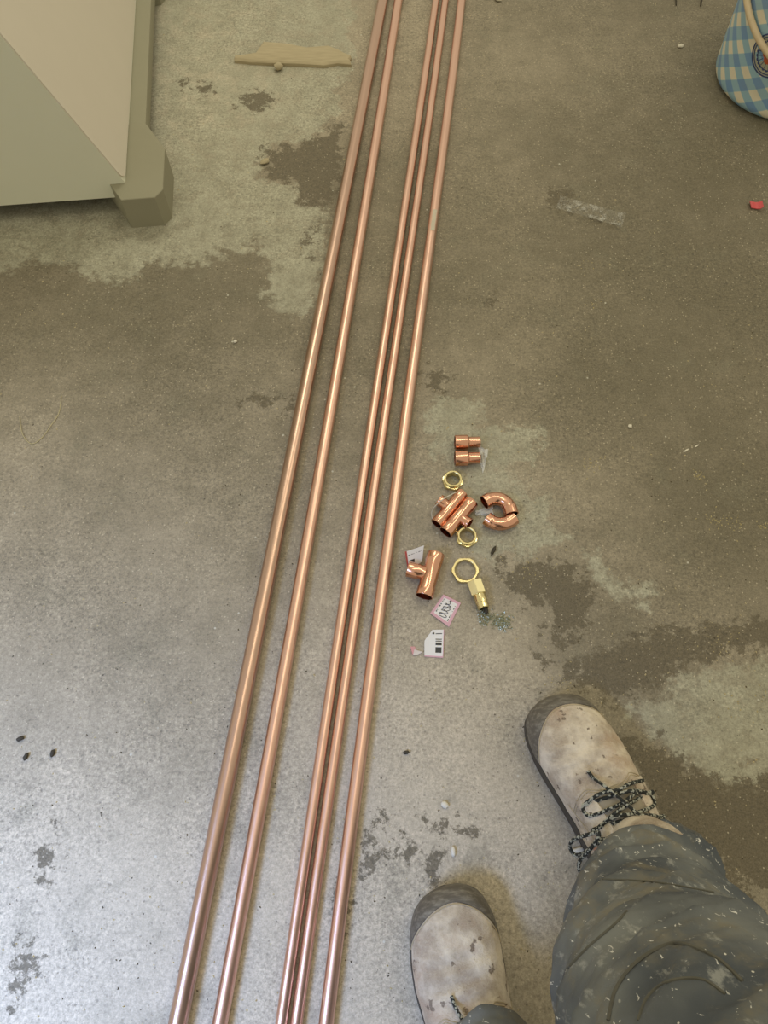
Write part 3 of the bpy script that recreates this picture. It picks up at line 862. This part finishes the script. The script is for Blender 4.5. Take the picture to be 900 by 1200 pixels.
right_boot, WR = boot((652, 815), (718, 950, .05), 1, 'right boot, dusty tan suede, laces tied in a bow')
left_boot, WL = boot((511, 1043), (550, 1174, .08), -1, 'left boot, dusty tan suede, mostly out of frame')

# trousers: two legs and a seat, fused into one surface
def ell(c, rx, ry, xdir=(1, 0, 0), tilt=0.0, n=40):
    xd = Vector(xdir).normalized(); yd = Vector((-xd.y, xd.x, 0))
    return [Vector(c) + xd * (rx * math.cos(a)) + yd * (ry * math.sin(a)) + Vector((0, 0, tilt * math.sin(a))) for a in np.linspace(0, 2 * PI, n, endpoint=False)]
rr = []
for (L, Rr, z, dep, tl) in (((718, 1020), (838, 1034), .085, .95, .022), ((716, 1022), (840, 1034), .098, .95, .02), ((708, 1036), (842, 1040), .118, .95, .016), ((704, 1042), (843, 1045), .128, .88, .012), ((690, 1062), (858, 1058), .165, .85, 0), ((674, 1105), (886, 1096), .22, .82, 0), ((660, 1148), (915, 1140), .30, .80, 0), ((661, 1180), (945, 1185), .38, .85, 0), ((670, 1212), (985, 1232), .46, .9, 0)):
    a, b = P(L[0], L[1], z), P(Rr[0], Rr[1], z)
    rr.append(ell((a + b) / 2, (b - a).length / 2, (b - a).length / 2 * dep, (b - a), tl))
rr.append(ell((.215, -.150, .56), .092, .092)); rr.append(ell((.200, -.220, .70), .100, .105)); rr.append(ell((.185, -.290, .85), .105, .115))
lc = [(.130, -.248, .083, .058, .085, .026), (.130, -.249, .10, .060, .084, .022), (.126, -.255, .13, .062, .080, .015), (.108, -.262, .22, .072, .078, 0), (.098, -.300, .34, .080, .082, 0), (.085, -.320, .46, .080, .088, 0), (.060, -.330, .58, .088, .092, 0), (.030, -.335, .72, .098, .105, 0), (.02, -.335, .85, .105, .115, 0)]
rl = [ell((x, y, z), a, b, (.968, .252, 0), t) for x, y, z, a, b, t in lc]
pel = [ell((.10, -.325, z), a, b) for z, a, b in ((.74, .12, .10), (.80, .165, .125), (.90, .18, .125), (.99, .165, .115))]
V, F = [], []
for R in (rr, rl, pel):
    v, f = rings(R); F += [tuple(i + len(V) for i in q) for q in f]; V += v
me = mesh('trousers_raw', V, F)
tmp = link('trousers_raw', me)
md = tmp.modifiers.new('fuse', 'REMESH'); md.mode = 'VOXEL'; md.voxel_size = .0042
dg = bpy.context.evaluated_depsgraph_get()
tm = bpy.data.meshes.new_from_object(tmp.evaluated_get(dg))
bpy.data.objects.remove(tmp)
tm.name = 'trousers'
# cloth folds pushed along the normals
def ridged(v): return 1 - abs(noise.noise(v)) * 2
nv_ = len(tm.vertices); co = np.empty(nv_ * 3); no = np.empty(nv_ * 3)
tm.vertices.foreach_get('co', co); tm.vertices.foreach_get('normal', no)
co = co.reshape(-1, 3); no = no.reshape(-1, 3); new = co.copy()
for i in range(nv_):
    p = Vector(co[i]); z = p.z
    k = max(0, 1 - abs(z - .15) / .12)
    d = .0095 * ridged(Vector((p.x * 9 + p.z * 7, p.y * 9, p.z * 15))) + .0016 * noise.noise(p * 55)
    d += k * (.0125 * noise.noise(Vector((p.x * 10, p.y * 10, p.z * 38))) + 0.0055 * ridged(Vector((p.x * 16, p.y * 16, p.z * 50 + p.x * 14))))
    d += .0035 * max(0, ridged(Vector((p.x * 22 + p.z * 30, p.y * 18, p.z * 26)))) ** 2 + .008 * noise.noise(Vector((p.x * 8 + 4, p.y * 8, p.z * 9)))
    if .118 < z < .128: d -= .003
    if z < .09: d *= .6
    new[i] += no[i] * d
new -= np.array(PO)
tm.vertices.foreach_set('co', new.ravel()); tm.update()
tm.polygons.foreach_set('use_smooth', [True] * len(tm.polygons))
s = NT('spattered_work_cloth')
mp = s.n('Mapping'); s.l(s.co.outputs['Object'], mp.inputs[0]); mp.inputs['Scale'].default_value = (1.6, 1.6, .8); mp.inputs['Rotation'].default_value = (.4, .3, .6)
big = s.noise(9, 4); md_ = s.noise(38, 5, .7, mp.outputs[0]); fi = s.noise(95, 3, .6, mp.outputs[0], .6); wv = s.noise(900, 2)
c = s.mix(s.ss(big, .35, .68), srgb(76, 81, 86), srgb(124, 127, 124))
c = s.mix(s.ss(s.noise(13, 5, .7), .50, .68, 0, .55), c, srgb(134, 124, 98))
c = s.mix(s.math('MULTIPLY', s.ss(md_, .56, .68), .65), c, srgb(165, 166, 160))
c = s.mix(s.math('MULTIPLY', s.ss(fi, .655, .69), .85), c, srgb(226, 224, 216))
c = s.mix(s.math('MULTIPLY', s.ss(s.math('ADD', s.vor(120), s.math('MULTIPLY', md_, .5)), .28, .34, 1, 0), s.ss(s.noise(20), .46, .55)), c, srgb(215, 212, 200))
s.bump(s.math('ADD', s.math('MULTIPLY', wv, .4), md_), .35, .0014)
M_cloth = s.out(c, .88)
tm.materials.clear(); tm.materials.append(M_cloth)
trousers = link('trousers', tm, person); trousers['label'] = 'dark grey work trousers spattered with pale paint'
bvh = BVHTree.FromPolygons([Vector(v) + PO for v in new], [tuple(p.vertices) for p in tm.polygons])
def on_cloth(px, py, off=.0015):
    h = bvh.ray_cast(Vector((0, 0, CAM_H)), pix_ray(px, py))
    return (h[0] + h[1] * off - PO) if h[0] else None
def seam_on(pix, r, nm, mat):
    pts = [on_cloth(x, y, r * .4) for x, y in smooth_path2(pix)]
    pts = [p for p in pts if p]
    if len(pts) > 3: return obj(nm, tube(pts, r, 6), mat, trousers)
def smooth_path2(pix): return [(p.x, p.y) for p in smooth_path([(x, y, 0) for x, y in pix], 8)]
M_seam = plain('seam_cloth', srgb(92, 90, 80), .9, 0, .4, 120)
M_seamd = plain('dark_seam', srgb(60, 60, 56), .9, 0, .3, 120)
seam_on([(713, 1196), (722, 1160), (747, 1127), (791, 1106), (838, 1122), (870, 1150)], .0011, 'knee_patch_seam', M_seam)
seam_on([(748, 1196), (760, 1168), (785, 1150), (822, 1148), (850, 1165)], .0009, 'knee_patch_seam', M_seam)
seam_on([(706, 1031), (740, 1032), (780, 1036), (836, 1046)], .0008, 'hem_seam', M_seam)
seam_on([(666, 1135), (690, 1110), (722, 1082), (735, 1068)], .0009, 'side_seam', M_seam)
# legs inside the clothes: one continuous body
bm = bmesh.new(); jl = [(.28, .02, .035, .036), (.298, -.03, .10, .038), (.25, -.10, .28, .045), (.215, -.125, .47, .055), (.19, -.23, .70, .070), (.12, -.32, .88, .085), (.03, -.335, .70, .070), (.085, -.315, .47, .055), (.105, -.265, .28, .045), (.118, -.24, .10, .038), (.108, -.19, .035, .036)]
vs = [bm.verts.new(Vector(j[:3]) - PO) for j in jl]
for a, b in zip(vs, vs[1:]): bm.edges.new((a, b))
bme = bpy.data.meshes.new('body'); bm.to_mesh(bme); bm.free()
bo = link('body', bme, person); bo.modifiers.new('skin', 'SKIN')
for k, j in enumerate(jl):
    bme.skin_vertices[0].data[k].radius = (j[3], j[3]); bme.skin_vertices[0].data[k].use_root = (k == 5)
bo.modifiers.new('round', 'SUBSURF').levels = 1
dg = bpy.context.evaluated_depsgraph_get()
bd = bpy.data.meshes.new_from_object(bo.evaluated_get(dg)); bd.name = 'body'
bo.modifiers.clear(); bo.data = bd
bd.materials.clear(); bd.materials.append(plain('skin', srgb(190, 140, 115), .6))

# ------------------------------------------------------------------ LITTER ON THE FLOOR
wood = NT('weathered_wood'); mp = wood.n('Mapping'); wood.l(wood.co.outputs['Object'], mp.inputs[0]); mp.inputs['Scale'].default_value = (.12, 1, 1)
nz = wood.noise(220, 4, .6, mp.outputs[0]); wood.bump(nz, .5, .001)
wood = wood.out(wood.mix(nz, srgb(150, 138, 110), srgb(190, 176, 144)), .85)
wp = [(275, 71.5), (300, 67), (309, 53), (335, 55), (360, 60), (385, 58), (397, 62), (404, 67), (412, 71), (409, 75), (412, 79), (396, 77), (380, 80), (350, 78), (320, 77.5), (295, 76), (275, 74)]
c = P(345, 70)
wq = [P(x, y) - c for x, y in wp]
wr = []
for z, k in ((0, 1), (.006, 1), (.0085, .94), (.0095, .80)):
    wr.append([Vector((p.x * (1 if z < .007 else .985), p.y * k + (0 if z < .007 else .0016), z + (.0012 * noise.noise(Vector((p.x * 60, p.y * 60, z * 200))) if z else 0))) for p in wq])
tag(obj('wood_splinter', rings(wr), wood, None, c, angle=30), 'pale wood splinter lying left of the pipes near the top', 'splinter')

def pebble(nm, px, py, r, sx, sy, sz, mat, label, cat, rot=0, seed=0, sub=2, group=None):
    o = obj(nm, stone(r, sx, sy, sz, .35, seed, sub), mat, None, P(px, py), (0, 0, rot), angle=60)
    return tag(o, label, cat, group)
M_white = plain('white_stone', srgb(215, 208, 190), .7); M_tan = plain('tan_stone', srgb(170, 158, 128), .85); M_dark = plain('dark_crumb', srgb(62, 56, 44), .85)
M_red = plain('red_plastic', srgb(205, 85, 88), .4)
pebble('pebble', 327, 82, .009, 1, 1, .8, M_tan, 'tan pebble just below the wood splinter', 'pebble', 0, 1)
pebble('pebble', 797, 55, .0055, 1.3, .85, .5, M_white, 'white pebble to the left of the chequered bucket', 'pebble', .2, 2)
pebble('pebble', 276, 401, .0035, 1, .8, .6, M_white, 'tiny white pebble lying left of the pipes, halfway up', 'pebble', .4, 3)
pebble('pebble', 738, 500, .0034, 1, 1, .6, M_white, 'tiny white pebble on the dark concrete right of the fittings', 'pebble', 0, 4)
pebble('pebble', 521, 943, .0048, .9, 1.1, .5, M_white, 'pale pebble between the pipes and the right boot', 'pebble', .8, 5)
pebble('pebble', 531, 998, .0050, .6, 1.3, .5, M_white, 'elongated pale pebble just above the left boot', 'pebble', .1, 6)
pebble('pebble', 311, 191, .0075, 1.3, .8, .5, M_tan, 'flat tan pebble on the dark stain left of the pipes', 'pebble', .5, 7)
pebble('pebble', 583, 1, .0080, 1.2, .7, .5, M_white, 'white pebble at the top edge right of the pipes', 'pebble', -.5, 8)
pebble('paint_crumb', 677, 996, .0065, 1.4, .5, .5, M_white, 'white paint crumb beside the bow of the right boot', 'crumb', .2, 9)
pebble('dark_crumb', 578, 646, .0062, .45, 1.3, .5, M_dark, 'dark sliver lying right of the brass nuts', 'crumb', -.5, 10)
pebble('dark_crumb', 569, 716, .0052, .7, 1.1, .8, M_dark, 'dark crumb at the end of the brass adapter', 'crumb', .3, 11)
for i, (x, y, rz) in enumerate(((24.5, 866, .4), (31, 887, 1.2), (62.5, 883, 1.4))):
    pebble('dark_seed', x, y, .0044, 1.2, .65, .6, M_dark, ['dark seed, uppermost of the three at lower left', 'dark seed, lowest of the three at lower left', 'dark seed, rightmost of the three at lower left'][i], 'seed', rz, 12 + i, group='three seeds on the concrete')
pebble('dark_crumb', 476, 882, .0036, 1.2, .7, .6, M_dark, 'dark crumb right of the pipes, level with the right boot', 'crumb', .1, 16)
# bent red plastic chip
c = P(884, 243); T, B = [], []
for i in range(6):
    for j in range(5):
        p = Vector((-.010 + .020 * i / 5, -.008 + .016 * j / 4 + .003 * math.sin(i), .002 + .006 * (i / 5 - .4) ** 2 * 4))
        T.append(p + Vector((0, 0, .0015))); B.append(p)
tag(obj('red_chip', shell(T, B, 6, 5), M_red, None, c), 'bent red plastic chip at the right edge', 'chip')
# paint flakes
for (x, y, a, l) in ((804, 528, .55, .014), (816, 523, .6, .010)):
    o = obj('white_flake', stone(.001, l / 2 * 1000, 1.6, 1.0, .3, x, 1), M_white, None, P(x, y), (0, 0, a))
    tag(o, 'longer white flake, left of the two on dark concrete' if x == 804 else 'shorter white flake, right of the two on dark concrete', 'flake', 'white flakes on the dark concrete')
# clear plastic strip
clear = NT('clear_plastic'); cn = clear.noise(60, 4, .7); clear.bump(cn, .5, .002)
clear = clear.out(clear.mix(cn, (.35, .34, .30, 1), (.75, .74, .68, 1)), .12, 0.0, Alpha=clear.ss(cn, .48, .75, .05, .5))
c, h, L = along((653, 240), (730, 262), 0); T, B = [], []
for i in range(20):
    for j in range(9):
        u, v = i / 19, j / 8
        p = Vector(((u - .5) * L, (v - .5) * .034 * (1 if u < .92 else 1.15), .0006 + .0065 * (abs(2 * v - 1) ** 2.2) + .0012 * noise.noise(Vector((u * 9, v * 3, 1)))))
        p.z = max(.0003, p.z); T.append(p + Vector((0, 0, .0006))); B.append(p)
tag(obj('plastic_strip', shell(T, B, 20, 9), clear, None, (c.x, c.y, 0), (0, 0, h)), 'clear dusty plastic strip lying on dark concrete below the bucket', 'strip')
# stray fibre
fib = plain('pale_fibre', srgb(190, 180, 140), .7)
tag(obj('stray_fibre', tube(smooth_path([P(23, 488, .0008), P(26, 508, .002), P(36, 520, .0008), P(48, 514, .0015), P(60, 498, .002), P(69, 484, .001), P(72, 464, .0008)], 8), .00055, 6), fib), 'thin pale curved fibre on the concrete at left', 'fibre')
# twig ends at the top edge
tag(obj('twig', tube([P(791, -22, .002), P(792, -8, .0025), P(792.5, 6, .002)], [.0018, .0022, .0012], 7), M_dark), 'dark twig end at the top edge, left of its neighbour', 'twig', 'twigs at the top edge')
tag(obj('twig', tube([P(826, -24, .002), P(824, -9, .003), P(821, 7, .002)], [.0022, .0026, .0014], 7), M_dark), 'dark twig end at the top edge, nearer the bucket', 'twig', 'twigs at the top edge')

# swarf and grit: what nobody could count
def scatter(nm, spots, mat, label, size, seed, curl=False):
    r = np.random.default_rng(seed); V, F = [], []
    for (x, y) in spots:
        s_ = size * (.5 + r.random() * 1.1); a = r.random() * 6.28
        b = [(-1, -.6, 0), (1, -.5, 0), (.8, .7, 0), (-.9, .5, 0), (-.2 + r.random() * .4, 0, .7 + r.random() * .5)]
        if curl: b = [(-1.6, -.25, 0), (1.5, -.2, .1), (1.6, .2, .2), (-1.4, .3, .1), (0, 0, .9)]
        n0 = len(V)
        for (p, q, z) in b:
            V.append((x + s_ * (p * math.cos(a) - q * math.sin(a)), y + s_ * (p * math.sin(a) + q * math.cos(a)), z * s_))
        F += [(n0, n0 + 1, n0 + 4), (n0 + 1, n0 + 2, n0 + 4), (n0 + 2, n0 + 3, n0 + 4), (n0 + 3, n0, n0 + 4), (n0 + 3, n0 + 2, n0 + 1, n0)]
    o = obj(nm, (V, F), mat, None, smooth=False); o['kind'] = 'stuff'
    if label: tag(o, label, 'debris')
    return o
swarf = plain('steel_swarf', (.42, .42, .30, 1), .3, .7, .75, 1500)
g = []
for (cx, cy, sx_, sy_, n_) in ((589, 729, 7, 6, 190), (570, 727, 6, 6, 90), (566, 716, 4, 5, 40)):
    for k in range(n_):
        p = P(cx + rng.normal() * sx_ * .85, cy + rng.normal() * sy_ * .8); g.append((p.x, p.y))
scatter('metal_shavings', g * 2, swarf, 'glittering little heap of metal shavings below the brass adapter', .0013, 3, True)
def spread(n_, wfun):
    out = []
    while len(out) < n_:
        x, y = rng.uniform(-40, 940), rng.uniform(-40, 1240)
        if rng.random() < wfun(x, y):
            p = P(x, y); out.append((p.x, p.y))
    return out
scatter('pale_grit', spread(900, lambda x, y: .35 + .5 * (x > 500) * (y > 350) + .2 * (y > 700)), plain('pale_grit_stone', srgb(190, 176, 138), .8, 0, .3), 'pale grit strewn over the whole concrete floor', .0010, 4)
scatter('dark_grit', spread(700, lambda x, y: .4 + .3 * (y > 300)), plain('dark_grit_stone', srgb(84, 75, 56), .9), 'dark grit strewn over the whole concrete floor', .0009, 5)
cl = []
for (cx, cy, s_, n_) in ((858, 612, 9, 40), (836, 610, 6, 25), (820, 558, 4, 30), (693, 545, 8, 30), (660, 795, 8, 18), (620, 668, 20, 40), (690, 310, 6, 14), (696, 356, 5, 14), (898, 616, 4, 20), (188, 1115, 5, 0), (840, 750, 18, 30), (880, 820, 20, 30)):
    for k in range(n_):
        p = P(cx + rng.normal() * s_, cy + rng.normal() * s_ * .7); cl.append((p.x, p.y))
scatter('sawdust', cl, plain('yellow_sawdust', srgb(180, 166, 122), .85), 'yellowish sawdust crumbs in small patches right of the pipes', .0009, 6)
